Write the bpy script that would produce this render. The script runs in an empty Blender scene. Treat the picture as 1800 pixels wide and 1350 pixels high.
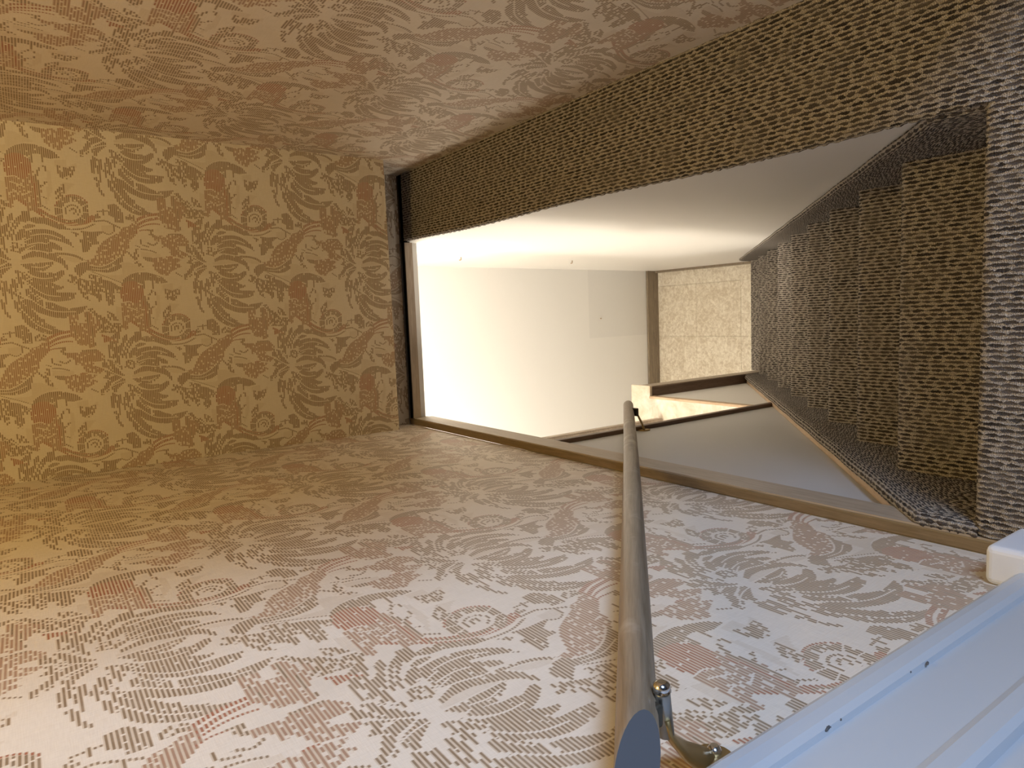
import bpy, bmesh, math, random
import numpy as np
from mathutils import Matrix, Vector

scene = bpy.context.scene
COL = scene.collection
OZ = 3.04            # the lens is taken as the origin while measuring; the lower hall floor ends up at z = 0
rng = np.random.default_rng(7)
random.seed(7)

# ------------------------------------------------------------------ camera
cam_d = bpy.data.cameras.new('camera')
cam_d.sensor_width = 36.0
cam_d.lens = 1208.0 / 1800.0 * 36.0
cam_d.clip_start = 0.01
cam = bpy.data.objects.new('camera', cam_d)
COL.objects.link(cam)
RM = ((-0.040163, 0.994411, 0.097641), (-0.577984, 0.056701, -0.814077), (-0.815060, -0.089131, 0.572474))
cam.matrix_world = Matrix.Translation((0, 0, OZ)) @ Matrix([list(r) + [0] for r in RM] + [[0, 0, 0, 1]])
scene.camera = cam

# ------------------------------------------------------------------ world, lamps, exposure
w = bpy.data.worlds.new('world'); scene.world = w; w.use_nodes = True
w.node_tree.nodes['Background'].inputs[0].default_value = (0.62, 0.72, 1.0, 1)
w.node_tree.nodes['Background'].inputs[1].default_value = 0.03

def lamp(name, kind, loc, col, power, size=0.1, target=None, size_y=None):
    d = bpy.data.lights.new(name, kind); d.color = col; d.energy = power
    if kind == 'AREA':
        d.shape = 'RECTANGLE'; d.size = size; d.size_y = size_y or size
    else:
        d.shadow_soft_size = size
    o = bpy.data.objects.new(name, d); COL.objects.link(o)
    o.location = (loc[0], loc[1], loc[2] + OZ)
    if target:
        v = Vector(target) - Vector(loc)
        o.rotation_euler = v.to_track_quat('-Z', 'Y').to_euler()
    return o

lamp('landing_ceiling_light', 'POINT', (0.30, 0.66, 0.98), (1.0, 0.74, 0.27), 23.0, 0.12)
lamp('hall_ceiling_light', 'POINT', (-0.05, 2.30, -1.13), (1.0, 0.93, 0.82), 7.0, 0.05)
lamp('hall_side_fill', 'POINT', (-0.95, 2.32, -1.35), (1.0, 0.94, 0.84), 15.0, 0.12)  # added fill, no such lamp known; evens the light on the far wall
lamp('hall_rear_fill', 'POINT', (-1.35, 1.3, -1.2), (1.0, 0.95, 0.86), 42.0, 0.12)  # unseen extra fill that brightens the lower part of the hall
wl = lamp('window_daylight', 'AREA', (1.75, -0.95, 0.22), (0.48, 0.66, 1.0), 12.5, 0.8, (-0.335, 0.5, -0.15), 0.7)
wl.data.spread = math.radians(75)

vs = scene.view_settings
vs.view_transform = 'Standard'; vs.look = 'None'; vs.gamma = 1.0; vs.use_curve_mapping = False
vs.exposure = 0.0
scene.cycles.max_bounces = 7
scene.cycles.diffuse_bounces = 3
scene.cycles.glossy_bounces = 3
scene.cycles.transmission_bounces = 2

# ------------------------------------------------------------------ node helpers
class NT:
    def __init__(self, name):
        m = bpy.data.materials.new(name); m.use_nodes = True
        self.m = m; self.t = m.node_tree; self.n = self.t.nodes; self.l = self.t.links
        self.b = self.n['Principled BSDF']
    def put(self, sock, v):
        if hasattr(v, 'links') or isinstance(v, bpy.types.NodeSocket): self.l.new(v, sock)
        elif v is not None: sock.default_value = v
    def math(self, op, a, b=None, c=None, clamp=False):
        x = self.n.new('ShaderNodeMath'); x.operation = op; x.use_clamp = clamp
        for s, v in zip(x.inputs, (a, b, c)): self.put(s, v)
        return x.outputs[0]
    def mix(self, f, a, b):
        x = self.n.new('ShaderNodeMix'); x.data_type = 'RGBA'
        self.put(x.inputs[0], f)
        for s, v in ((x.inputs[6], a), (x.inputs[7], b)):
            if isinstance(v, tuple) and len(v) == 3: v = v + (1,)
            self.put(s, v)
        return x.outputs[2]
    def noise(self, vec, scale, detail=3, rough=0.5, dist=0.0):
        x = self.n.new('ShaderNodeTexNoise'); self.put(x.inputs['Vector'], vec)
        x.inputs['Scale'].default_value = scale; x.inputs['Detail'].default_value = detail
        x.inputs['Roughness'].default_value = rough; x.inputs['Distortion'].default_value = dist
        return x.outputs['Fac']
    def coord(self, which='Object'):
        return self.n.new('ShaderNodeTexCoord').outputs[which]
    def scale(self, vec, s):
        x = self.n.new('ShaderNodeMapping'); self.put(x.inputs[0], vec); x.inputs['Scale'].default_value = s
        return x.outputs[0]
    def ramp(self, f, lo, hi):
        x = self.n.new('ShaderNodeMapRange'); self.put(x.inputs[0], f)
        x.inputs[1].default_value = lo; x.inputs[2].default_value = hi
        return x.outputs[0]
    def sep(self, vec):
        x = self.n.new('ShaderNodeSeparateXYZ'); self.put(x.inputs[0], vec); return x.outputs
    def comb(self, a, b, c=0.0):
        x = self.n.new('ShaderNodeCombineXYZ')
        for s, v in zip(x.inputs, (a, b, c)): self.put(s, v)
        return x.outputs[0]
    def bump(self, h, strength=0.3, dist=0.002):
        x = self.n.new('ShaderNodeBump'); x.inputs['Strength'].default_value = strength
        x.inputs['Distance'].default_value = dist; self.put(x.inputs['Height'], h)
        self.l.new(x.outputs[0], self.b.inputs['Normal'])
    def out(self, col, rough=0.6, spec=0.3, metal=0.0):
        if isinstance(col, tuple) and len(col) == 3: col = col + (1,)
        self.put(self.b.inputs['Base Color'], col); self.put(self.b.inputs['Roughness'], rough)
        self.b.inputs['Specular IOR Level'].default_value = spec; self.b.inputs['Metallic'].default_value = metal
        return self.m

def mat_paint(name, col, var=0.03, rough=0.6, spec=0.25, bump=0.05):
    g = NT(name); o = g.coord()
    n1 = g.noise(o, 3.0, 4); n2 = g.noise(o, 160.0, 2)
    dark = tuple(c * (1 - 2 * var) for c in col)
    g.bump(n2, bump, 0.001)
    return g.out(g.mix(n1, dark, col), rough, spec)

def mat_wood(name, c1, c2, axis=(1, 12, 12), sc=9.0, rough=0.5, spec=0.35, c3=None, tilt=0.0):
    g = NT(name); o = g.coord()
    if tilt:
        r = g.n.new('ShaderNodeMapping'); g.l.new(o, r.inputs[0]); r.inputs['Rotation'].default_value = (tilt, 0, 0); o = r.outputs[0]
    o = g.scale(o, axis)
    n1 = g.noise(o, sc, 5, 0.6, 1.2); n2 = g.noise(o, sc * 7, 3, 0.6)
    f = g.math('ADD', g.math('MULTIPLY', n1, 0.7), g.math('MULTIPLY', n2, 0.3))
    col = g.mix(g.ramp(f, 0.32, 0.68), c1, c2)
    if c3:
        col = g.mix(g.ramp(g.noise(g.coord(), 14.0, 4, 0.65), 0.55, 0.75), col, c3)
    g.bump(f, 0.15, 0.001)
    return g.out(col, rough, spec)

def mat_metal(name, col, rough=0.25, metal=1.0):
    g = NT(name); n = g.noise(g.coord(), 60.0, 3)
    r = g.math('ADD', g.math('MULTIPLY', n, 0.2), rough - 0.1)
    return g.out(g.mix(n, tuple(c * 0.8 for c in col), col), r, 0.5, metal)

# ------------------------------------------------------------------ the printed wallpaper
MOTIF = 'b0:2,-24 7,-67 18,-176 -3,-162 -32,-124 -29,-65 -17,-42;b0:-29,-65 -37,-92 -44,-129 -42,-164 -52,-169 -29,-208 -32,-224 -48,-220 -79,-190 -94,-161 -84,-112 -61,-76 -36,-47;b0:-68,-60 -74,-88 -87,-112 -100,-158 -113,-176 -120,-214 -133,-200 -138,-168 -149,-168 -156,-183 -156,-218 -157,-266 -187,-255 -198,-229 -203,-172 -194,-131 -174,-101 -161,-77 -135,-57 -97,-41 -49,-22 -36,-29;b0:-122,-39 -145,-62 -174,-83 -201,-106 -233,-101 -216,-74 -187,-45 -157,-28;b0:-207,-118 -213,-152 -232,-183 -246,-221 -262,-220 -246,-237 -239,-289 -234,-315 -264,-294 -286,-254 -300,-199 -295,-161 -283,-124 -262,-78 -235,-49 -212,-32 -189,-27 -200,-54 -216,-80 -236,-104 -250,-116;b0:-74,22 -103,5 -147,-2 -186,-15 -193,-33 -235,-43 -258,-57 -301,-86 -305,-104 -328,-109 -350,-149 -368,-161 -373,-186 -379,-183 -388,-157 -388,-119 -377,-85 -352,-49 -339,-31 -315,-14 -286,0 -240,6 -192,16 -147,25;b0:-195,31 -195,19 -240,3 -260,10 -256,19;b0:-192,92 -188,78 -217,71 -242,64 -291,51 -287,60 -268,71 -239,81;b8.6:-93,66 -175,66 -287,58;b0:-96,100 -74,90 -65,77 -93,73 -165,89 -172,98 -146,103;b0:-93,67 -87,49 -134,49 -150,58 -188,63 -159,74;b0:-112,44 -106,35 -160,26 -192,37 -160,41;b0:-80,25 -81,10 -147,1 -163,17 -128,24;b0:-40,131 -18,116 7,91 -18,101 -55,109 -65,121 -52,129;b0:-49,149 -44,137 -80,138 -82,150;b0:-33,93 -8,65 11,29 -8,18 -33,46 -55,68 -74,75 -62,86 -46,94;b0:-23,-5 -49,-22 -97,-25 -125,-15 -96,-4 -65,6 -33,7;b0:41,-24 76,-83 67,-153 63,-187 44,-208 25,-226 -24,-243 -24,-234 9,-213 24,-182 37,-149 46,-106 42,-69 29,-38;t0:54,-212 36,-307 19,-306 19,-268 31,-236;b12.6:65,-190 62,-244 50,-288 32,-316;b0:111,-51 124,-79 132,-110 130,-156 124,-184 102,-214 83,-223 86,-198 95,-170 72,-166 78,-138 84,-89 86,-59 95,-50;b0:184,-64 194,-101 196,-150 188,-187 167,-226 142,-257 103,-274 116,-259 131,-225 143,-185 146,-163 127,-162 122,-122 121,-70 124,-46 158,-51;b0:205,-47 222,-75 216,-105 207,-95 199,-65;b0:203,97 231,84 262,76 284,55 297,31 258,33 223,47 162,47 100,36 66,35 93,54 105,65 142,77 142,98;b0:205,45 218,23 252,19 268,6 278,-9 250,-11 231,5 162,32 143,39;b0:194,7 225,-6 251,-23 267,-44 242,-46 217,-30 191,-11 163,-3 132,5 134,22 156,24;b0:289,-51 291,-88 260,-86 234,-67 227,-51 252,-50;b0:163,-15 189,-34 196,-53 171,-51 139,-38 132,-13;s0:122,17 117,-31 86,-47 64,-25 70,-10 75,13 100,21;b0:159,138 147,126 117,114 80,95 62,91 83,110 89,135;b0:64,120 62,91 59,62 28,34 22,40 40,74 46,97 15,111 21,131 40,115;b0:129,101 121,79 81,60 44,39 25,16 37,48 62,76 99,94;b0:21,99 34,63 16,40 -7,86 -38,131 -23,127;t0:22,-20 39,-63 43,-112 27,-167 17,-86 13,-25;c5.6:105,71 62,38 19,2;c5.6:73,116 46,77 22,34;c5.6:-16,95 9,41;c5.6:54,-24 80,-83 69,-150;c5.6:108,-60 122,-110 117,-155;c5.6:203,86 142,77 105,65;c5.6:-23,-20 -61,-73 -74,-112 -71,-162;c5.6:-93,-38 -142,-87 -168,-132 -176,-189;c5.6:-77,60 -24,25;c5.6:-18,95 1,50;c5.6:-174,-34 -236,-104 -261,-166 -265,-255;c5.6:-128,24 -224,6 -280,-28 -333,-68 -369,-129;c5.6:-10,-69 -13,-115 0,-153;c5.6:159,-78 170,-124 168,-170 147,-222;c5:0,0 62,38 115,58 176,70 254,51;c5:3,-7 100,12 163,9 232,-22;c5:0,0 46,77 80,119;c5:-5,6 -18,60 -43,108 -74,139;c5:-11,6 -52,44 -102,71 -159,83;c5:-14,0 -80,34 -160,53 -255,64;c5:-17,-5 -96,11 -176,0 -212,-13;c5:-8,-9 -58,-39 -97,-68;c5:10,-10 77,-46 106,-90;c5:10,-7 70,-10 120,-37 147,-80;c5:-17,-5 -90,-26 -161,-65 -194,-94;b0:250,-79 260,-107 259,-147 247,-174 236,-205 231,-236 203,-250 201,-215 213,-188 228,-151 229,-109 241,-82;r31.6:363,-43 325,-89 299,-124 269,-166 249,-215 238,-261 240,-306 251,-348 269,-381;b10:284,-142 258,-190 244,-249 253,-303 267,-329;b8.6:344,-96 320,-138;b8:253,-128 215,-188 204,-234 203,-304 214,-347 235,-386;c4.6:279,-145 254,-184 228,-251 237,-315;b31.6:246,-317 264,-337 287,-350 313,-353 338,-347 357,-332 368,-310 370,-284 362,-260 345,-239 323,-225 298,-220 273,-224;b8:275,-302 284,-312 295,-318 308,-320 320,-316 330,-309 335,-298 336,-285 332,-273 324,-262 313,-255 300,-253 288,-255;s13.3:292,-292 296,-296 300,-298 305,-299 310,-298 313,-295 315,-291 316,-286 314,-281 311,-277 307,-274 302,-273 297,-274;c4.3:274,-322 252,-348;c4.3:300,-334 298,-370;c4.3:328,-329 346,-362;c4.3:347,-310 379,-329;c4.3:350,-283 386,-281;c4.3:338,-257 364,-236;c4.3:314,-241 322,-208;c4.3:286,-240 274,-207;r7.3:352,-363 375,-342 389,-314 390,-281 378,-250 357,-224 327,-207;b0:332,-459 346,-466 354,-500 335,-519 297,-538 251,-540 250,-530 252,-493 275,-497 290,-468;b7.3:318,-439 260,-443;b0:284,-392 298,-415 272,-417 268,-394;b8:307,-409 313,-459;b8.6:251,-390 257,-443 238,-479 220,-516;t0:227,-426 232,-482 196,-484 178,-457 191,-428;b6:194,-424 180,-457 199,-484 229,-486;s0:284,-552 302,-579 286,-603 263,-599 261,-554;b4.6:260,-537 227,-539;s0:186,-275 180,-310 161,-296;b0:194,-320 189,-362 194,-418 184,-417 167,-394 153,-387 124,-405 120,-366 80,-344 77,-322 116,-323 145,-305 145,-331 171,-332;q0:28,-333 38,-369 68,-383 105,-401 138,-426 162,-460 197,-518 220,-529 228,-563 256,-592 274,-616 213,-614 183,-596 158,-571 138,-557 91,-549 50,-510 16,-454 -5,-404 2,-351;b0:0,-351 -6,-404 12,-454 53,-500 64,-524 37,-516 -11,-504 -31,-473 -39,-432 -31,-369 -25,-330 -38,-320 -51,-303 -68,-296 -51,-284 -29,-269 -2,-280 14,-306 18,-332;r15.3:270,-609 296,-662 308,-726;r15.3:243,-615 269,-661 285,-729;r8:220,-608 241,-650 250,-696 248,-731;r6.6:196,-597 210,-628 212,-660;c6:2,-351 -5,-404 16,-454 53,-500 77,-517;c4:-18,-354 -21,-420 3,-481;q0:402,-725 401,-764 354,-766 349,-802 417,-803 418,-829 385,-832 387,-875 350,-882 308,-859 262,-836 214,-835 206,-809 220,-810 228,-759 265,-742 291,-722;s0:399,-839 395,-890 348,-926 342,-1001 288,-970 294,-873 311,-859 350,-886;r0:281,-880 268,-910 235,-954 245,-928 236,-887;b8:350,-739 289,-743;b8:414,-811 336,-816;b7.3:330,-830 221,-839;q0:195,-769 194,-846 153,-882 125,-870 124,-826 96,-829 73,-876 48,-846 58,-817 61,-788 92,-770 122,-760 108,-738 142,-732 155,-693 182,-698 180,-744 164,-761;b7.3:190,-773 192,-846;r0:32,-729 60,-759 57,-791 37,-791 26,-758;b8.3:153,-620 126,-626 113,-664;b10:137,-654 124,-685 138,-707;b6:119,-594 109,-615;b7.3:99,-621 93,-663 80,-698;t0:85,-621 73,-716 56,-716 55,-620;b0:52,-624 49,-673 25,-676 31,-644;q0:45,-673 53,-733 47,-806 41,-835 19,-805 2,-838 -16,-804 -30,-775 -58,-752 -47,-713 -23,-688 1,-675;s0:215,-660 216,-691 169,-694 175,-680 188,-666;b6.6:-40,-800 -61,-833;s0:98,-587 99,-601 31,-598 -6,-622 -7,-597 27,-574;b9.3:87,-542 47,-575;t0:-58,-398 -58,-506 20,-515 17,-557 -23,-632 -34,-576 -58,-530 -95,-498;b4.6:-35,-353 -65,-425 -98,-498;b0:-109,-501 -76,-519 -52,-554 -40,-589 -40,-642 -55,-688 -69,-723 -97,-748 -105,-704 -100,-676 -83,-655 -86,-623 -138,-618 -165,-610 -103,-605 -89,-570 -103,-518;q0:-218,-497 -224,-584 -165,-610 -193,-627 -235,-629 -263,-650 -312,-645 -347,-647 -389,-618 -391,-582 -345,-573 -330,-552 -329,-524 -371,-516 -384,-498 -342,-493;r0:-113,-501 -93,-536 -93,-570 -110,-605 -165,-614 -220,-587 -219,-542 -212,-501 -171,-492;c6:-218,-497 -212,-535 -226,-556;c6:-246,-524 -261,-565 -268,-575;c6:-292,-554 -306,-567 -290,-599;c6:-301,-505 -295,-522;c6:-103,-587 -113,-608;b11.3:-207,-630 -277,-642 -347,-637;r10:-214,-612 -294,-620 -364,-615;s11.3:-100,-665 -138,-667 -179,-641 -207,-633;s11.3:-145,-671 -194,-687 -236,-672 -256,-650;t0:-114,-725 -107,-773 -146,-772 -139,-798 -122,-824 -168,-816 -210,-781 -206,-749 -181,-731;s0:-139,-732 -150,-772 -139,-816 -168,-816 -210,-781 -206,-749 -181,-731;t0:-279,-718 -230,-755 -235,-807 -266,-776 -315,-749 -321,-716;s0:-279,-718 -234,-755 -266,-762 -315,-749 -321,-716;t0:-166,-681 -173,-695 -279,-700 -355,-665 -243,-682;b7.3:-358,-643 -384,-679;b6.6:-312,-652 -320,-666;s0:-49,-343 -65,-398 -82,-404 -92,-444 -130,-500 -164,-482 -136,-462 -238,-452 -231,-425 -190,-417 -163,-411 -149,-391 -193,-393 -210,-382 -182,-367 -172,-347 -155,-328 -202,-330 -178,-298 -148,-293 -135,-280 -115,-281 -95,-240 -82,-228 -82,-254 -52,-239 -56,-261 -75,-296 -89,-331 -85,-371 -72,-342;b0:-82,-397 -92,-444 -126,-490 -136,-462 -177,-447 -150,-428 -112,-403;b0:-252,-321 -249,-341 -287,-366 -287,-353;s0:-264,-411 -282,-444 -324,-469 -319,-425 -298,-413;t0:-238,-459 -246,-486 -342,-486 -307,-467'
LINES, LP = 104, 9
NR = LINES * LP                    # one vertical repeat
COLN = 0.6858                      # column step as a fraction of the vertical repeat
NC = int(round(2 * COLN * NR))

def inside(poly, X, Y):
    r = np.zeros(X.shape, bool); n = len(poly)
    for i in range(n):
        x1, y1 = poly[i]; x2, y2 = poly[(i + 1) % n]
        if y1 == y2: continue
        c = ((y1 > Y) != (y2 > Y)) & (X < (x2 - x1) * (Y - y1) / (y2 - y1) + x1)
        r ^= c
    return r

def near(line, wd, X, Y):
    r = np.zeros(X.shape, bool)
    for (x1, y1), (x2, y2) in zip(line[:-1], line[1:]):
        dx, dy = x2 - x1, y2 - y1; L = dx * dx + dy * dy + 1e-9
        t = np.clip(((X - x1) * dx + (Y - y1) * dy) / L, 0, 1)
        r |= (X - x1 - t * dx) ** 2 + (Y - y1 - t * dy) ** 2 < (wd / 2) ** 2
    return r

def catmull(p, n=6):
    if len(p) < 3: return p
    q = [p[0]] + list(p) + [p[-1]]; out = []
    for i in range(1, len(q) - 2):
        p0, p1, p2, p3 = [np.array(v, float) for v in q[i - 1:i + 3]]
        for t in np.linspace(0, 1, n, endpoint=False):
            out.append(tuple(0.5 * (2 * p1 + (p2 - p0) * t + (2 * p0 - 5 * p1 + 4 * p2 - p3) * t * t + (3 * p1 - p0 - 3 * p2 + p3) * t ** 3)))
    return out + [tuple(q[-1])]

def make_print():
    K = np.zeros((NR, NC), np.uint8)
    code = dict(b=1, r=2, t=3, s=4, q=5, c=0)
    for it in MOTIF.split(';'):
        head, body = it.split(':'); k = head[0]; wd = float(head[1:]) / 1000 * NR
        pts = [tuple(float(v) / 1000 * NR for v in q.split(',')) for q in body.split()]
        if wd > 0: pts = catmull(pts)
        a = np.array(pts); m = wd / 2 + 2
        x0, y0 = np.floor(a.min(0) - m).astype(int); x1, y1 = np.ceil(a.max(0) + m).astype(int)
        X, Y = np.meshgrid(np.arange(x0, x1) + 0.5, np.arange(y0, y1) + 0.5)
        msk = near(pts, wd, X, Y) if wd > 0 else inside(pts, X, Y) | near(pts + pts[:1], 0.004 * NR, X, Y)
        iy, ix = np.nonzero(msk)
        for ox, oy in ((0, 0), (NC // 2, NR // 2)):
            K[(iy + y0 + oy) % NR, (ix + x0 + ox) % NC] = code[k]
    # every printed patch is broken into thin woven dashes, one row of dashes per line
    C = K[LP // 2::LP]
    spec = np.fft.fft2(rng.standard_normal((NR, NC)))
    fy = np.fft.fftfreq(NR)[:, None] * NR; fx = np.fft.fftfreq(NC)[None] * NR
    fr = np.hypot(fx * 1.9, fy)
    sm = np.fft.ifft2(spec * np.exp(-((fr - 62.0) / 30.0) ** 2)).real[LP // 2::LP]
    sm = (sm - sm.mean()) / sm.std()
    out = np.zeros((NR, NC, 4), np.float32); out[..., 3] = 1
    brown = (C == 1) & (sm > -1.9) | (C == 4) & (sm > -0.55)
    red = (C == 2) & (sm > -1.9)
    mixd = (C == 5) & (sm > -1.05)
    tan = (C == 3) * 0.32 + (brown | mixd | red) * 0.72 + ((C == 4) | (C == 5)) * 0.15
    for k in range(LP):
        on = 1.0 if 2 <= k <= 5 else (0.3 if k in (1, 6) else 0.0)
        out[k::LP, :, 0] = (brown * 1.0 + mixd * 0.55) * on
        out[k::LP, :, 1] = (red * 1.0 + mixd * 0.45) * on
        out[k::LP, :, 2] = tan
    return out

_p = make_print()
PRINT = bpy.data.images.new('wallpaper_print', NC, NR, alpha=False, float_buffer=False)
PRINT.colorspace_settings.name = 'Non-Color'
PRINT.pixels.foreach_set(_p.ravel())
PRINT.update()
try: PRINT.pack()
except Exception: pass

def mat_wallpaper():
    g = NT('printed_wallpaper')
    uv = g.coord('UV')
    tx = g.n.new('ShaderNodeTexImage'); tx.image = PRINT; tx.extension = 'REPEAT'; g.l.new(uv, tx.inputs[0])
    s = g.n.new('ShaderNodeSeparateColor'); g.l.new(tx.outputs[0], s.inputs[0])
    o = g.coord('Object')
    weave = g.math('ADD', g.math('MULTIPLY', g.noise(g.scale(o, (60, 60, 1100)), 1.0, 1), 0.5), g.math('MULTIPLY', g.noise(g.scale(o, (1300, 1300, 80)), 1.0, 1), 0.5))
    stain = g.noise(o, 5.0, 4, 0.6)
    ground = g.mix(g.ramp(weave, 0.3, 0.7), (0.70, 0.605, 0.49), (0.78, 0.69, 0.575))
    ground = g.mix(g.ramp(stain, 0.5, 0.9), ground, (0.64, 0.55, 0.44))
    c = g.mix(g.math('MULTIPLY', s.outputs[2], 0.55), ground, (0.47, 0.325, 0.18))
    wear = g.ramp(g.noise(o, 55.0, 3, 0.7), 0.25, 0.6)
    c = g.mix(g.math('MULTIPLY', s.outputs[0], g.math('ADD', g.math('MULTIPLY', wear, 0.22), 0.66)), c, (0.215, 0.135, 0.07))
    c = g.mix(g.math('MULTIPLY', s.outputs[1], g.math('ADD', g.math('MULTIPLY', wear, 0.22), 0.74)), c, (0.36, 0.13, 0.07))
    g.bump(weave, 0.12, 0.0006)
    return g.out(c, 0.5, 0.35)

# ------------------------------------------------------------------ the rope carpet
ROW, BEAD = 0.0072, 0.022
GOLD = 0.381966

def rope(u, v):
    """height of the looped pile: dark beads between wavy light strands, rows along u"""
    q = v / ROW; j = np.floor(q); vc = q - j - 0.5
    wv = u / BEAD + j * GOLD + 0.22 * np.sin(u * 61.0 + j * 2.4) + 0.30 * np.sin(u * 27.0 + j * 4.7) + 0.10 * np.sin(u * 131.0 + j * 1.3)
    c = wv - np.floor(wv); e = np.sin(np.pi * c)
    hw = 0.10 + 0.29 * e
    dome = e * np.sqrt(np.clip(1 - (vc / hw) ** 2, 0, 1))
    rid = 0.75 * np.sqrt(np.clip(1 - ((np.abs(vc) - 0.5) / (0.46 - 0.24 * e)) ** 2, 0, 1))
    return np.maximum(dome, rid)

def mat_carpet():
    g = NT('rope_carpet')
    uv = g.sep(g.coord('UV'))
    u0, v0 = uv[0], uv[1]
    n1 = g.noise(g.scale(g.coord('UV'), (170, 300, 1)), 1.0, 2, 0.6)
    n2 = g.noise(g.scale(g.coord('UV'), (60, 210, 1)), 1.0, 2, 0.6)
    v = g.math('ADD', v0, g.math('MULTIPLY', g.math('SUBTRACT', n1, 0.5), 0.0048))
    u = g.math('ADD', u0, g.math('MULTIPLY', g.math('SUBTRACT', n2, 0.5), 0.016))
    q = g.math('DIVIDE', v, ROW); j = g.math('FLOOR', q)
    vc = g.math('SUBTRACT', g.math('SUBTRACT', q, j), 0.5)
    wob = None
    for amp, fu, fj in ((0.22, 61.0, 2.4), (0.30, 27.0, 4.7), (0.10, 131.0, 1.3)):
        t = g.math('MULTIPLY', g.math('SINE', g.math('ADD', g.math('MULTIPLY', u, fu), g.math('MULTIPLY', j, fj))), amp)
        wob = t if wob is None else g.math('ADD', wob, t)
    wv = g.math('ADD', g.math('ADD', g.math('DIVIDE', u, BEAD), g.math('MULTIPLY', j, GOLD)), wob)
    fl = g.math('FLOOR', wv); c = g.math('SUBTRACT', wv, fl)
    e = g.math('SINE', g.math('MULTIPLY', c, math.pi))
    av = g.math('ABSOLUTE', vc)
    hw = g.math('ADD', g.math('MULTIPLY', e, 0.29), 0.10)
    rv = g.math('DIVIDE', av, hw)
    dome = g.math('MULTIPLY', e, g.math('SQRT', g.math('MAXIMUM', g.math('SUBTRACT', 1.0, g.math('MULTIPLY', rv, rv)), 0.0)))
    lw = g.math('SUBTRACT', 0.46, g.math('MULTIPLY', e, 0.24))
    rl = g.math('DIVIDE', g.math('SUBTRACT', av, 0.5), lw)
    rid = g.math('MULTIPLY', 0.75, g.math('SQRT', g.math('MAXIMUM', g.math('SUBTRACT', 1.0, g.math('MULTIPLY', rl, rl)), 0.0)))
    dark = g.ramp(g.math('SUBTRACT', dome, rid), -0.22, 0.22)
    wn = g.n.new('ShaderNodeTexWhiteNoise'); wn.noise_dimensions = '2D'; g.l.new(g.comb(j, fl), wn.inputs['Vector'])
    loops = g.math('SINE', g.math('ADD', g.math('MULTIPLY', u0, 2600.0), g.math('MULTIPLY', n1, 22.0)))
    loops = g.math('ADD', g.math('MULTIPLY', loops, 0.5), 0.5)
    twist = g.noise(g.scale(g.coord('UV'), (700, 420, 1)), 1.0, 2, 0.6)
    fib = g.math('ADD', g.math('MULTIPLY', twist, 0.6), g.math('MULTIPLY', loops, 0.4))
    dk = g.mix(wn.outputs['Value'], (0.022, 0.018, 0.017), (0.105, 0.085, 0.072))
    dk = g.mix(g.math('MULTIPLY', g.ramp(fib, 0.45, 0.75), 0.5), dk, (0.16, 0.137, 0.12))
    lt = g.mix(g.ramp(fib, 0.25, 0.75), (0.19, 0.16, 0.13), (0.62, 0.55, 0.465))
    col = g.mix(dark, lt, dk)
    worn = g.ramp(g.noise(g.scale(g.coord('UV'), (16, 16, 1)), 1.0, 3, 0.6), 0.5, 0.75)
    col = g.mix(g.math('MULTIPLY', worn, 0.55), col, g.mix(fib, (0.13, 0.11, 0.092), (0.25, 0.215, 0.178)))
    h = g.math('ADD', g.math('MAXIMUM', dome, rid), g.math('MULTIPLY', fib, 0.5))
    g.bump(h, 0.9, 0.003)
    return g.out(col, 0.9, 0.1)

# ------------------------------------------------------------------ materials
M = {}
M['wallpaper'] = mat_wallpaper()
M['carpet'] = mat_carpet()
M['white'] = mat_paint('white_wall_paint', (0.80, 0.76, 0.70), 0.02, 0.55)
M['greywall'] = mat_paint('pale_grey_wall_paint', (0.52, 0.505, 0.49), 0.03, 0.5)
M['gloss'] = mat_paint('white_gloss_paint', (0.52, 0.54, 0.56), 0.02, 0.3, 0.5, 0.02)
M['plinth'] = mat_paint('white_plinth_paint', (0.78, 0.79, 0.82), 0.03, 0.4, 0.4, 0.02)
M['trim'] = mat_wood('golden_brown_trim_wood', (0.16, 0.108, 0.052), (0.27, 0.19, 0.105), (14, 1, 14), 7.0, 0.42, 0.4)
M['trim_x'] = mat_wood('grey_brown_trim_wood', (0.30, 0.23, 0.165), (0.50, 0.41, 0.32), (1, 14, 14), 7.0, 0.42, 0.4)
M['trim_lit'] = mat_wood('trim_wood_painted_lit', (0.30, 0.235, 0.165), (0.46, 0.375, 0.28), (14, 1, 14), 7.0, 0.45, 0.35)
M['overhang_shade'] = mat_paint('painted_overhang_shade', (0.015, 0.013, 0.011), 0.1, 0.9, 0.05)  # near-black colour stands in for the shadow below the overhang
M['base'] = mat_wood('grey_brown_baseboard_wood', (0.17, 0.13, 0.09), (0.33, 0.26, 0.18), (1, 10, 10), 8.0, 0.45, 0.35)
M['post'] = mat_wood('dark_brown_post_wood', (0.10, 0.06, 0.04), (0.20, 0.13, 0.09), (12, 12, 1), 8.0, 0.4, 0.35)
M['rail'] = mat_wood('worn_rail_wood', (0.13, 0.09, 0.052), (0.28, 0.21, 0.14), (34, 1.6, 34), 3.0, 0.4, 0.4, (0.38, 0.31, 0.235), math.radians(45))
M['string'] = mat_wood('pale_wood_string', (0.42, 0.29, 0.18), (0.62, 0.46, 0.31), (14, 2, 2), 6.0, 0.45, 0.3)
M['cut'] = mat_paint('grey_sawn_end', (0.11, 0.11, 0.115), 0.1, 0.6)
M['steel'] = mat_metal('polished_steel', (0.75, 0.76, 0.78), 0.15)
M['dull_steel'] = mat_metal('dull_steel', (0.42, 0.43, 0.42), 0.4)
M['brass'] = mat_metal('aged_brass', (0.42, 0.29, 0.12), 0.4, 0.85)
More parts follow.
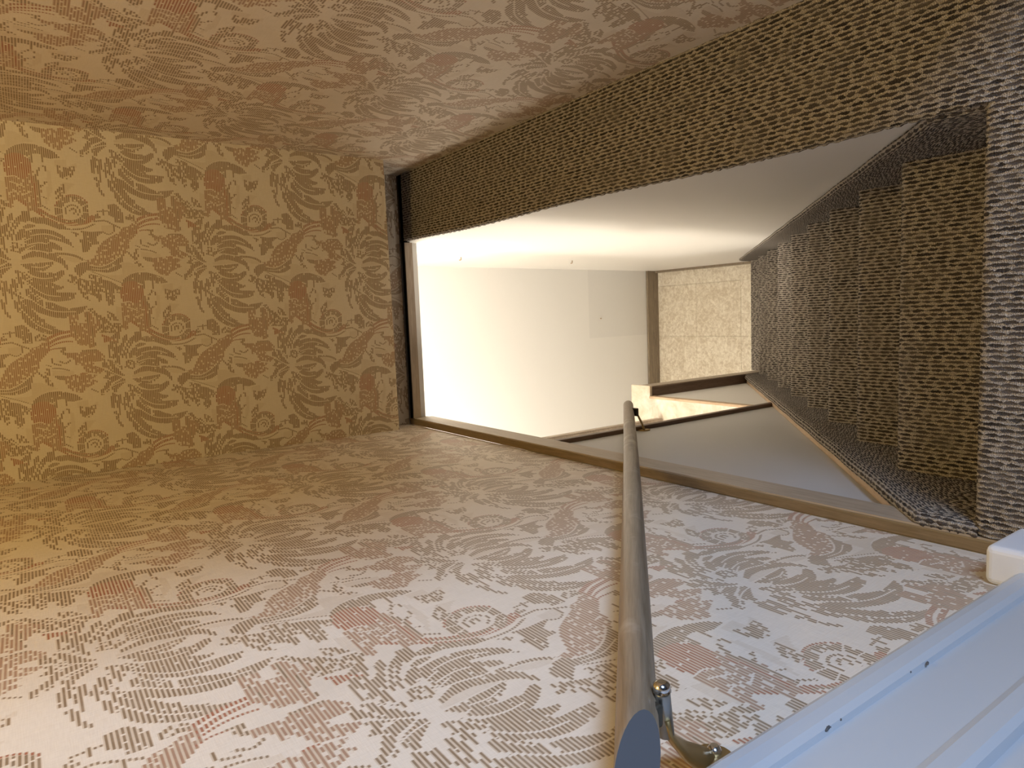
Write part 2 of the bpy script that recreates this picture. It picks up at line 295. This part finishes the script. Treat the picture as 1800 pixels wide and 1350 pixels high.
M['dark_metal'] = mat_metal('dark_bracket_metal', (0.09, 0.08, 0.06), 0.5, 0.6)
M['marble'] = None
def mat_marble(name, a, b, sc, rough=0.35):
    g = NT(name); o = g.coord()
    n = g.noise(o, sc, 6, 0.68, 0.7); n2 = g.noise(o, sc * 0.3, 4, 0.6, 0.8)
    oi = g.n.new('ShaderNodeObjectInfo').outputs['Random']
    f = g.math('ADD', g.math('ADD', g.math('MULTIPLY', n, 0.7), g.math('MULTIPLY', n2, 0.3)), g.math('MULTIPLY', g.math('SUBTRACT', oi, 0.5), 0.06))
    g.bump(n, 0.06, 0.001)
    return g.out(g.mix(g.ramp(f, 0.40, 0.60), a, b), rough, 0.3)
M['tile'] = mat_marble('marbled_cream_vinyl', (0.60, 0.51, 0.38), (0.86, 0.79, 0.66), 60.0, 0.5)
M['marble'] = mat_marble('cream_marbled_top', (0.62, 0.50, 0.36), (0.80, 0.75, 0.66), 12.0, 0.3)
M['ceiling'] = mat_paint('ceiling_paint', (0.78, 0.74, 0.68), 0.02)

# ------------------------------------------------------------------ mesh helpers
def link(name, me, mat, parent=None):
    o = bpy.data.objects.new(name, me); COL.objects.link(o)
    if mat and not me.materials: me.materials.append(mat)
    if parent: o.parent = parent
    return o

def mesh_obj(name, verts, faces, mat, parent=None, smooth=False, uvf=None):
    me = bpy.data.meshes.new(name)
    me.from_pydata([(x, y, z + OZ) for x, y, z in verts], [], faces); me.update()
    if uvf:
        ul = me.uv_layers.new(name='UVMap')
        for lo in me.loops:
            ul.data[lo.index].uv = uvf(verts[lo.vertex_index])
    if smooth: me.polygons.foreach_set('use_smooth', [True] * len(me.polygons))
    return link(name, me, mat, parent)

BOXF = [(0, 3, 2, 1), (4, 5, 6, 7), (0, 1, 5, 4), (1, 2, 6, 5), (2, 3, 7, 6), (3, 0, 4, 7)]
def boxv(x0, x1, y0, y1, z0, z1):
    return [(x0, y0, z0), (x1, y0, z0), (x1, y1, z0), (x0, y1, z0), (x0, y0, z1), (x1, y0, z1), (x1, y1, z1), (x0, y1, z1)]

def box(name, b, mat, parent=None, bevel=0.0, seg=2, uvf=None):
    v = boxv(*b)
    if bevel <= 0: return mesh_obj(name, v, BOXF, mat, parent, uvf=uvf)
    bm = bmesh.new(); vv = [bm.verts.new((x, y, z + OZ)) for x, y, z in v]
    for f in BOXF: bm.faces.new([vv[i] for i in f])
    bmesh.ops.bevel(bm, geom=list(bm.edges), offset=bevel, segments=seg, profile=0.5, affect='EDGES')
    me = bpy.data.meshes.new(name); bm.to_mesh(me); bm.free()
    return link(name, me, mat, parent)

def extrude(name, prof, z0, z1, mat, parent=None, smooth=False):
    """prism with a plan outline (x, y), from z0 to z1"""
    n = len(prof)
    v = [(x, y, z0) for x, y in prof] + [(x, y, z1) for x, y in prof]
    f = [tuple(range(n - 1, -1, -1)), tuple(range(n, 2 * n))] + [(i, (i + 1) % n, n + (i + 1) % n, n + i) for i in range(n)]
    return mesh_obj(name, v, f, mat, parent, smooth)

def tube(name, path, rad, mat, parent=None, seg=16, caps='flat', flat=1.0, flatdir=None):
    P = [Vector(p) for p in path]; verts = []; faces = []
    rads = rad if isinstance(rad, (list, tuple)) else [rad] * len(P)
    up = Vector(flatdir) if flatdir else Vector((0.3, 0.2, 1))
    for i, p in enumerate(P):
        t = (P[min(i + 1, len(P) - 1)] - P[max(i - 1, 0)]).normalized()
        a = t.cross(up).normalized(); b = a.cross(t).normalized()
        for k in range(seg):
            an = 2 * math.pi * k / seg
            q = p + a * math.cos(an) * rads[i] + b * math.sin(an) * rads[i] * flat
            verts.append(tuple(q))
    for i in range(len(P) - 1):
        for k in range(seg):
            k2 = (k + 1) % seg
            faces.append((i * seg + k, i * seg + k2, (i + 1) * seg + k2, (i + 1) * seg + k))
    faces.append(tuple(range(seg - 1, -1, -1))); faces.append(tuple(range((len(P) - 1) * seg, len(P) * seg)))
    o = mesh_obj(name, verts, faces, mat, parent, True)
    me = o.data
    for f in me.polygons:
        if len(f.vertices) > 4: f.use_smooth = False
    return o

def empty(name, loc):
    o = bpy.data.objects.new(name, None); COL.objects.link(o)
    o.location = (loc[0], loc[1], loc[2] + OZ); o.empty_display_size = 0.1
    return o
def adopt(root, *kids):
    for k in kids:
        k.parent = root; k.matrix_parent_inverse = Matrix.Translation(-root.location)
def tag(o, label, cat, group=None):
    o['label'] = label; o['category'] = cat
    if group: o['group'] = group
    return o
def struct(o, label=None):
    o['kind'] = 'structure'
    if label: o['label'] = label
    return o

# ------------------------------------------------------------------ measures (metres, lens at 0,0,0)
ZU = -1.0            # upper floor
ZL = -3.04           # lower hall floor
XL, XR = -0.335, 0.456
XE = 0.245           # edge of the carpeted ledge beside the stairwell
YN0 = 0.381          # landing nosing
Y1, Z1, GO, RI = 0.5985, -1.2445, 0.1805, 0.1995
NST = 9
YF = 2.815           # far wall of the lower hall
YOP = 1.978          # far edge of the stairwell opening
def noz(k): return (YN0, ZU) if k == 0 else (Y1 + (k - 1) * GO, Z1 - (k - 1) * RI)
def nose_line(y): return Z1 - (y - Y1) * RI / GO

def paper(axis, s0, t0, per, col, sign=1.0):
    def f(v):
        s = sign * v[axis] if axis < 2 else 0
        return ((s - s0) / (2 * col), (v[2] - t0) / per)
    return f

# ------------------------------------------------------------------ the setting: upper landing
o = box('wall_left', (XL - 0.10, XL, -1.4, 2.12, ZU, 1.25), M['wallpaper'], uvf=paper(1, 0.797, -0.040, 0.434, 0.300)); struct(o, 'left wall in palm and bird print wallpaper behind the wooden handrail')
o = box('wall_right', (XR, XR + 0.10, 0.28, 2.12, ZU - 0.01, 1.25), M['wallpaper'], uvf=paper(1, -1.3133, -0.193, 0.431, 0.285, -1.0)); struct(o, 'right wall in the same printed wallpaper above the carpeted ledge')
o = box('trim_6', (XR - 0.006, XR + 0.106, 0.262, 0.281, ZU - 0.006, 1.25), M['gloss'], bevel=0.003); struct(o, 'white painted end board of the right papered wall')
# the papered wall above the opening stands proud of the wall behind it and stops short of the floor
SK = 0.12
def yb(x): return 1.93 - SK * (x - XL)
v = []
for th in (0.0, 0.05):
    v += [(XL, yb(XL) + th, -0.923), (XR, yb(XR) + th, -0.875), (XR, yb(XR) + th, 1.25), (XL, yb(XL) + th, 1.25)]
o = mesh_obj('wall_far', v, [(0, 1, 2, 3), (5, 4, 7, 6), (4, 5, 1, 0), (1, 5, 6, 2), (4, 0, 3, 7), (3, 2, 6, 7)], M['wallpaper'],
             uvf=lambda p: (((p[0] - XL) * 1.0072 - 0.4947) / (2 * 0.2735), (p[2] + 0.3983) / 0.3988)); struct(o, 'far wall in palm and bird print wallpaper, lit warm, above the stairwell')
o = box('wall_recess', (XL, XR, 2.012, 2.10, ZU, -0.70), M['wallpaper'], uvf=paper(0, 0.1, -0.4, 0.4, 0.28)); struct(o, 'set-back strip of wall in shadow under the papered far wall')
o = box('ceiling_upper', (-1.5, 2.4, -1.6, 2.12, 1.25, 1.33), M['ceiling']); struct(o)
o = box('floor_upper', (XL - 0.1, 2.4, -1.6, 0.35, ZU - 0.16, ZU - 0.006), M['trim']); struct(o, 'upper landing floor under the rope carpet')
o = box('floor_ledge', (XE + 0.012, XR + 0.1, 0.35, 2.1, ZU - 0.08, ZU - 0.006), M['trim']); struct(o, 'narrow ledge of upper floor beside the stairwell')
o = box('trim_1', (XL, -0.316, 0.30, YOP + 0.03, ZU - 0.065, ZU), M['trim'], bevel=0.0025); struct(o, 'golden brown wooden trim along the foot of the left papered wall')
fc = box('trim_lit_front', (-0.3165, -0.3135, 0.30, YOP, ZU - 0.065, ZU - 0.002), M['trim_lit'], parent=o)  # same trim, front coloured paler to carry the hall light
o = box('trim_shade_strip', (-0.316, XR, YOP + 0.004, 2.012, ZU - 0.020, ZU - 0.006), M['overhang_shade']); struct(o, 'narrow strip painted near-black as the shade under the far papered wall')
o = box('trim_2', (-0.3135, XE, YOP, YOP + 0.004, ZU - 0.027, ZU), M['trim_x'], bevel=0.001); struct(o, 'brown wooden trim across the far edge of the stairwell')
# painted door casing and plinth at the viewer's left
d1 = empty('door_1', (XL, 0.2, -0.896)); struct(d1, 'white gloss door casing and plinth beside the top of the stairs')
c = extrude('door_casing', [(XL, 0.10), (XL, 0.297), (-0.322, 0.297), (-0.316, 0.2945), (-0.312, 0.289), (-0.311, 0.282), (-0.3115, 0.272), (-0.314, 0.2665), (-0.3185, 0.265), (-0.3185, 0.208), (-0.316, 0.2055), (-0.312, 0.204), (-0.310, 0.199), (-0.310, 0.186), (-0.313, 0.181), (-0.320, 0.179), (-0.320, 0.13), (-0.325, 0.10)], -0.8965, 1.25, M['gloss'])
pb = box('plinth_block', (XL, -0.288, 0.10, 0.325, ZU, -0.896), M['plinth'], bevel=0.008, seg=4)
adopt(d1, c, pb)
for y, z, r, l in ((0.2662, -0.462, 0.0011, 0.004), (0.2662, -0.480, 0.0006, 0.001), (0.2640, -0.615, 0.0011, 0.0025), (0.2662, -0.59, 0.0005, 0.001), (0.2668, -0.38, 0.0005, 0.0012)):
    k = tube('paint_chip', [(-0.3150, y, z - l), (-0.3144, y + 0.0004, z - l * 0.6), (-0.3142, y, z), (-0.3145, y - 0.0005, z + l * 0.6), (-0.3152, y, z + l)], [r * 0.4, r, r * 1.1, r, r * 0.4], M['cut'], None, 8)
    adopt(d1, k)

# ------------------------------------------------------------------ the setting: stairwell and lower hall
o = box('wall_left_lower', (XL - 0.10, XL, 0.10, 1.372, ZL, ZU - 0.002), M['greywall']); struct(o, 'plain pale grey stairwell wall under the left trim')
o = box('trim_3', (XL - 0.1, XL + 0.012, 1.366, 1.386, nose_line(1.376) + 0.05, ZU - 0.03), M['post'], bevel=0.002); struct(o, 'dark wooden corner strip at the end of the grey stairwell wall')
XRB = 0.2285
v = [(XE + 0.003, 0.30, ZU - 0.012), (XE + 0.12, 0.30, ZU - 0.012), (XE + 0.12, YF + 0.1, ZU - 0.012), (XE + 0.003, YF + 0.1, ZU - 0.012)]
v = [(XRB, 0.30, ZL), (XE + 0.12, 0.30, ZL), (XE + 0.12, YF + 0.1, ZL), (XRB, YF + 0.1, ZL)] + v
o = mesh_obj('wall_right_lower', v, BOXF, M['white']); struct(o, 'smooth white wall on the right of the stairwell under the carpeted ledge')
def mat_far():
    g = NT('white_far_wall_paint'); p = g.sep(g.coord('Object'))
    inx = g.math('MULTIPLY', g.math('GREATER_THAN', p[0], -0.135), g.math('LESS_THAN', p[2], -2.508 + OZ))
    n = g.noise(g.coord(), 2.5, 4)
    base = g.mix(n, (0.80, 0.77, 0.715), (0.83, 0.80, 0.75))
    g.bump(g.noise(g.coord(), 150.0, 2), 0.04, 0.001)
    return g.out(g.mix(g.math('MULTIPLY', inx, 0.55), base, (0.72, 0.695, 0.65)), 0.55, 0.25)
o = box('wall_far_lower', (-1.6, 0.40, YF, YF + 0.1, ZL, -1.02), mat_far()); struct(o, 'bright white far wall of the lower hall with a duller repainted patch')
o = box('wall_left_hall', (-1.6, -1.5, 0.9, YF, ZL, -1.02), M['white']); struct(o)
o = box('ceiling_lower', (-1.6, 0.44, 2.012, YF + 0.1, -1.06, -1.012), M['ceiling']); struct(o)
o = box('ceiling_hall', (-1.6, XL - 0.1, 0.9, 2.012, -1.06, -1.012), M['ceiling']); struct(o)
o = box('baseboard_far', (-1.5, 0.231, YF - 0.014, YF, ZL, ZL + 0.088), M['base'], bevel=0.003); struct(o, 'grey brown wooden baseboard along the far white wall')
o = box('baseboard_right', (0.217, 0.2287, 2.05, YF - 0.014, ZL, ZL + 0.03), M['base'], bevel=0.002); struct(o, 'thin brown wooden baseboard at the foot of the right white wall')
fl = box('floor', (-1.6, 0.40, 1.0, YF + 0.1, ZL - 0.1, ZL - 0.004), M['tile']); struct(fl, 'lower hall floor of marbled cream vinyl tiles')
tx = [0.2285, 0.139, -0.150, -0.439, -0.728, -1.017]
ty = [1.945, 2.235, 2.525, 2.815]
for i in range(len(tx) - 1):
    for j in range(len(ty) - 1):
        t = box('tile', (tx[i + 1] + 0.0010, tx[i] - 0.0010, ty[j] + 0.0005, ty[j + 1] - 0.0005, ZL - 0.004, ZL + random.uniform(-0.0004, 0.0004)), M['tile'])
        t.parent = fl
# jamb standing on the boxed ledge beyond the corner
o = box('trim_4', (-0.70, -0.411, 1.80, 1.835, -1.97, -1.06), M['trim_x'], bevel=0.008, seg=3); struct(o, 'brown wooden jamb behind the end of the grey stairwell wall')

# ------------------------------------------------------------------ carpet
def patch(name, U, V, pos, amp=0.0028, parent=None, mat=None, uoff=0.0, voff=0.0, flip=False):
    uu, vv = np.meshgrid(U, V, indexing='ij')
    P = pos(uu, vv)
    gu = np.stack([np.gradient(P[..., i], axis=0) for i in range(3)], -1)
    gv = np.stack([np.gradient(P[..., i], axis=1) for i in range(3)], -1)
    N = np.cross(gu, gv); N /= np.linalg.norm(N, axis=-1, keepdims=True) + 1e-12
    if flip: N = -N
    P = P + N * (rope(uu + uoff, vv + voff) * amp)[..., None]
    P[..., 2] += OZ
    nu, nv = uu.shape
    idx = np.arange(nu * nv).reshape(nu, nv)
    F = np.stack([idx[:-1, :-1], idx[1:, :-1], idx[1:, 1:], idx[:-1, 1:]], -1).reshape(-1, 4)
    if flip: F = F[:, ::-1]
    me = bpy.data.meshes.new(name)
    me.vertices.add(nu * nv); me.vertices.foreach_set('co', P.reshape(-1).astype(np.float32))
    me.loops.add(F.size); me.loops.foreach_set('vertex_index', F.reshape(-1).astype(np.int32))
    me.polygons.add(len(F)); me.polygons.foreach_set('loop_start', np.arange(0, F.size, 4, dtype=np.int32))
    me.polygons.foreach_set('use_smooth', np.ones(len(F), bool))
    ul = me.uv_layers.new(name='UVMap')
    UVs = np.stack([uu + uoff, vv + voff], -1).reshape(-1, 2)[F.reshape(-1)]
    ul.data.foreach_set('uv', UVs.reshape(-1).astype(np.float32))
    me.update(calc_edges=True); me.validate()
    return link(name, me, M['carpet'], parent)

def poly_path(pts):
    p = np.array(pts, float); d = np.r_[0, np.cumsum(np.linalg.norm(np.diff(p, axis=0), axis=1))]
    return lambda s: np.stack([np.interp(s, d, p[:, i]) for i in range(p.shape[1])], -1), d[-1]
def arc(cx, cy, r, a0, a1, n=6):
    return [(cx + r * math.cos(math.radians(a)), cy + r * math.sin(math.radians(a))) for a in np.linspace(a0, a1, n)]

DU, DV = 0.0045, 0.0022
def join(objs, name):
    bm = bmesh.new(); me = bpy.data.meshes.new(name)
    for ob in objs: bm.from_mesh(ob.data)
    bm.to_mesh(me); bm.free(); me.materials.append(M['carpet'])
    for ob in objs: bpy.data.objects.remove(ob)
    return link(name, me, M['carpet'])
def ar(a, b, s): return np.linspace(a, b, max(2, int(round((b - a) / s)) + 1))

# landing: flat part, rounded nosing over the stairwell, and the ledge that runs on to the far wall
NR_ = 0.018
XLc = -0.312
path, L = poly_path([(0.12, ZU)] + [(YN0 - NR_ + math.sin(t) * NR_, ZU - NR_ + math.cos(t) * NR_) for t in np.linspace(0, math.pi / 2, 7)] + [(YN0 - 0.004, ZU - 0.05), (YN0 - 0.016, ZU - 0.21)])
def pos_land(u, v):
    q = path(u); return np.stack([v, q[..., 0], q[..., 1]], -1)
a1 = patch('a', ar(0, L, DU), ar(XLc, XE - 0.004, DV), pos_land, uoff=0.12)
def pos_ledge_factory(pf):
    def f(u, v):
        q = pf(v); x = q[..., 0] + np.where(q[..., 0] < 0.3, 0.003 * np.sin(u * 7.0) - 0.0013 * np.abs(np.sin(u * math.pi / 0.024 + 1.3 * np.sin(u * 31.0))) + 0.006 * np.clip((u - 0.9) / 1.1, 0, 1), 0) * np.clip((0.34 - q[..., 0]) / 0.08, 0, 1)
        return np.stack([x, u, q[..., 1]], -1)
    return f
pf, LV = poly_path([(XE + 0.001, ZU - 0.022)] + [(XE - 0.006 + 0.01 - 0.01 * math.cos(t), ZU - 0.01 + 0.01 * math.sin(t)) for t in np.linspace(0, math.pi / 2, 5)] + [(XR, ZU)])
a2 = patch('b', ar(0.395, 1.984, DU), ar(0, LV, DV), pos_ledge_factory(pf), voff=XR - LV)
a3 = patch('c', ar(0.12, 0.395, DU), ar(XE - 0.004, XR, DV), lambda u, v: np.stack([v, u, np.full_like(u, ZU)], -1))
a4 = patch('d', ar(-1.5, 0.12, 0.06), ar(XLc, 1.6, 0.06), lambda u, v: np.stack([v, u, np.full_like(u, ZU)], -1), amp=0.0)
land = join([a1, a2, a3, a4], 'landing_carpet')
tag(land, 'brown and beige rope-loop carpet covering the landing and the ledge along the right wall', 'carpet')

st = empty('staircase', (0, 1.2, ZL)); tag(st, 'steep narrow staircase in rope-loop carpet descending between two painted walls', 'staircase')
XT0, XT1 = -0.304, 0.2395
def step_path(k):
    y0, z0 = noz(k - 1); y, z = noz(k)
    b = y0 - 0.018
    up = [(b, z)] + [(y - NR_ + math.sin(t) * NR_, z - NR_ + math.cos(t) * NR_) for t in np.linspace(0, math.pi / 2, 7)]
    return up + [(y - 0.005, z - 0.04), (y - 0.018, z - RI)]
first = None; protos = []
for k in range(1, NST + 1):
    pp, L = poly_path(step_path(k))
    if k == 1 or k == 2 or k == 3:
        ob = patch('tread', ar(0, L, 0.005), ar(XT0, XT1, 0.0024), lambda u, v, pp=pp: np.stack([v, pp(u)[..., 0], pp(u)[..., 1]], -1), uoff=0.37 * k, voff=ROW * 61 * k)
        ob.parent = st; ob.matrix_parent_inverse = Matrix.Translation(-st.location)
        if k > 1: protos.append((ob, k))
    else:
        src, sk = protos[k % 2]
        ob = bpy.data.objects.new('tread', src.data); COL.objects.link(ob)
        ob.parent = st; ob.matrix_parent_inverse = Matrix.Translation(-st.location)
        ob.location = (0, (k - sk) * GO, -(k - sk) * RI)

def string_carpet(name, prof, ya, yb_, flip):
    pf, LV = poly_path(prof)
    sl = math.hypot(1, RI / GO)
    def pos(u, v):
        q = pf(v); y = ya + u / sl
        z = nose_line(y) + q[..., 1]
        lim = ZU - 0.004 + np.clip(q[..., 1] - 0.075, -0.3, 0)
        zz = np.minimum(z, lim)
        lean = 0.0 if flip else (XE + 0.003 - XRB) / (ZU - 0.012 - ZL) * (zz - ZU)
        return np.stack([q[..., 0] + lean + 0.0008 * np.sin(u * 23.0), y, zz], -1)
    ob = patch(name, ar(0, (yb_ - ya) * sl, 0.005), ar(0, LV, 0.0024), pos, amp=0.0032, flip=flip)
    adopt(st, ob); return ob
string_carpet('string_carpet', [(-0.317, 0.066), (-0.3165, 0.073), (-0.312, 0.077), (-0.306, 0.076), (-0.3015, 0.070), (-0.300, 0.060), (-0.2995, -0.20)], 0.372, 1.905, True)
string_carpet('string_carpet', [(0.2465, 0.050), (0.246, 0.059), (0.2435, 0.063), (0.2405, 0.061), (0.2385, 0.053), (0.238, 0.042), (0.2375, -0.19)], 0.372, 2.07, False)
ya, yz = 0.46, 1.86
v = []
for y in (ya, yz):
    z = nose_line(y)
    v += [(XL, y, z - 0.25), (-0.3165, y, z - 0.25), (-0.3165, y, z + 0.066), (-0.320, y, z + 0.071), (-0.331, y, z + 0.072), (XL, y, z + 0.069)]
f = [(0, 1, 2, 3, 4, 5)[::-1], (6, 7, 8, 9, 10, 11)] + [(i, (i + 1) % 6, 6 + (i + 1) % 6, 6 + i) for i in range(6)]
s_ = mesh_obj('wood_string', v, f, M['string']); adopt(st, s_); s_['label'] = 'pale wooden string board along the grey wall'

# ------------------------------------------------------------------ boxed ledge at the stair foot
bl = empty('boxed_ledge', (-0.4, 1.7, ZL)); tag(bl, 'low boxed-in ledge with a cream marbled top and dark end post beside the stair foot', 'ledge')
ZC = -1.985
parts = [box('side_panel', (-0.355, XL, 1.392, 1.88, ZL, ZC - 0.012), M['white']),
         box('end_post', (-0.350, -0.297, 1.88, 1.955, ZL, ZC), M['post'], bevel=0.003),
         extrude('marbled_top', [(-1.2, 1.392), (-0.3345, 1.392), (-0.3345, 1.872), (-0.292, 1.872), (-0.292, 1.972), (-1.2, 1.972)], ZC, ZC + 0.012, M['marble']),
         box('edge_strip', (-0.341, -0.331, 1.392, 1.876, ZC - 0.016, ZC + 0.0135), M['string'], bevel=0.002),
         box('post_lit_side', (-0.299, -0.2945, 1.886, 1.950, ZL, ZC), M['trim_x'], bevel=0.001)]  # last part: paler strip paints the light on the post's stair side
adopt(bl, *parts)

# ------------------------------------------------------------------ handrail
hr = empty('handrail', (-0.275, 0.9, -1.45)); tag(hr, 'worn round wooden handrail sloping down the left wall on metal brackets', 'handrail')
A, B_ = Vector((-0.275, 0.215, -0.213)), Vector((-0.275, 1.452, -1.438))
ax = (B_ - A).normalized()
pts = []; rr = []
for i in range(31):
    t = i / 30; p = A.lerp(B_, t); p.z += 0.004 * math.sin(math.pi * t) * -1
    pts.append(tuple(p)); rr.append(0.0145)
for d, r in ((0.004, 0.0138), (0.008, 0.0118), (0.011, 0.008), (0.0125, 0.003)):
    pts.append(tuple(B_ + ax * d)); rr.append(r)
rail = tube('rail', pts, rr, M['rail'], None, 28)
bm = bmesh.new(); bm.from_mesh(rail.data)
cutp = Vector((-0.275, 0.284, -0.288 + OZ)); cn = (-ax * 0.42 + Vector((0.78, 0, 0)) + Vector((0, -0.3, -0.42))).normalized()
res = bmesh.ops.bisect_plane(bm, geom=list(bm.verts) + list(bm.edges) + list(bm.faces), plane_co=cutp, plane_no=cn, clear_outer=True)
ed = [e for e in res['geom_cut'] if isinstance(e, bmesh.types.BMEdge)]
fr = bmesh.ops.edgeloop_fill(bm, edges=ed)
rail.data.materials.append(M['cut'])
for f in fr['faces']: f.material_index = 1; f.smooth = False
bm.to_mesh(rail.data); bm.free()
adopt(hr, rail)

def bracket(near):
    if near:
        y, zr = 0.318, -0.314
        arm = tube('bracket', [(-0.283, y, zr - 0.028), (-0.296, y, zr - 0.031), (-0.306, y - 0.001, zr - 0.038), (-0.316, y - 0.002, zr - 0.047), (-0.326, y - 0.003, zr - 0.060), (XL - 0.001, y - 0.004, zr - 0.073)], [0.007, 0.007, 0.0075, 0.0085, 0.0095, 0.0105], M['brass'], None, 12, flat=0.45, flatdir=(0.5, 0.2, 0.8))
        subs = [box('saddle_plate', (-0.284, -0.268, y - 0.008, y + 0.008, zr - 0.0200, zr - 0.0125), M['dark_metal'], bevel=0.002),
                tube('barrel', [(-0.264, y, zr - 0.027), (-0.266, y, zr - 0.027), (-0.298, y, zr - 0.0305)], [0.0052, 0.0058, 0.0058], M['dull_steel'], None, 18),
                tube('barrel_cap', [(-0.257, y, zr - 0.0265), (-0.259, y, zr - 0.0265), (-0.264, y, zr - 0.027)], [0.003, 0.006, 0.0066], M['steel'], None, 18),
                tube('screw', [(XL + 0.001, 0.317, zr - 0.081), (XL + 0.006, 0.317, zr - 0.081), (XL + 0.009, 0.317, zr - 0.081)], [0.0058, 0.0055, 0.003], M['steel'], None, 14),
                tube('wall_plate', [(XL - 0.001, 0.314, zr - 0.076), (XL + 0.0035, 0.314, zr - 0.076)], 0.0155, M['brass'], None, 20)]
    else:
        y, zr = 1.345, -1.334
        arm = tube('bracket', [(-0.279, y, zr - 0.028), (-0.290, y, zr - 0.036), (-0.312, y + 0.006, zr - 0.055), (XL - 0.001, y + 0.012, zr - 0.072)], [0.0055, 0.0055, 0.006, 0.007], M['brass'], None, 10, flat=0.5, flatdir=(0.5, 0.2, 0.8))
        subs = [box('saddle_plate', (-0.286, -0.264, y - 0.015, y + 0.015, zr - 0.023, zr - 0.0135), M['dark_metal'], bevel=0.002),
                tube('screw', [(XL + 0.001, y + 0.030, zr - 0.066), (XL + 0.006, y + 0.030, zr - 0.066), (XL + 0.009, y + 0.030, zr - 0.066)], [0.006, 0.006, 0.003], M['steel'], None, 12),
                tube('wall_plate', [(XL - 0.001, y + 0.014, zr - 0.072), (XL + 0.003, y + 0.014, zr - 0.072)], 0.017, M['brass'], None, 18)]
    adopt(hr, arm)
    for s in subs: s.parent = arm
    arm['label'] = 'brass and steel rail bracket at the near end' if near else 'dark rail bracket at the far end'
bracket(True); bracket(False)

# ------------------------------------------------------------------ small fittings left in the white walls
def hook(x, y, z, d, label):
    n = Vector(d); p = Vector((x, y, z))
    h = tube('wall_hook', [tuple(p - n * 0.002), tuple(p + n * 0.010), tuple(p + n * 0.012 + Vector((0, 0, 0.004))), tuple(p + n * 0.012 + Vector((0, 0, 0.009)))], [0.0022, 0.0022, 0.0026, 0.002], M['string'], None, 8)
    tag(h, label, 'hook')
xr = lambda z: XRB + (z - ZL) / (ZU - 0.012 - ZL) * (XE + 0.003 - XRB)
hook(xr(-1.45), 2.38, -1.45, (-1, 0, 0), 'small hook high on the right white stairwell wall')
hook(xr(-2.03), 2.38, -2.03, (-1, 0, 0), 'small hook lower on the right white stairwell wall')
hook(-0.031, YF, -2.59, (0, -1, 0), 'small nail in the duller patch of the far white wall')
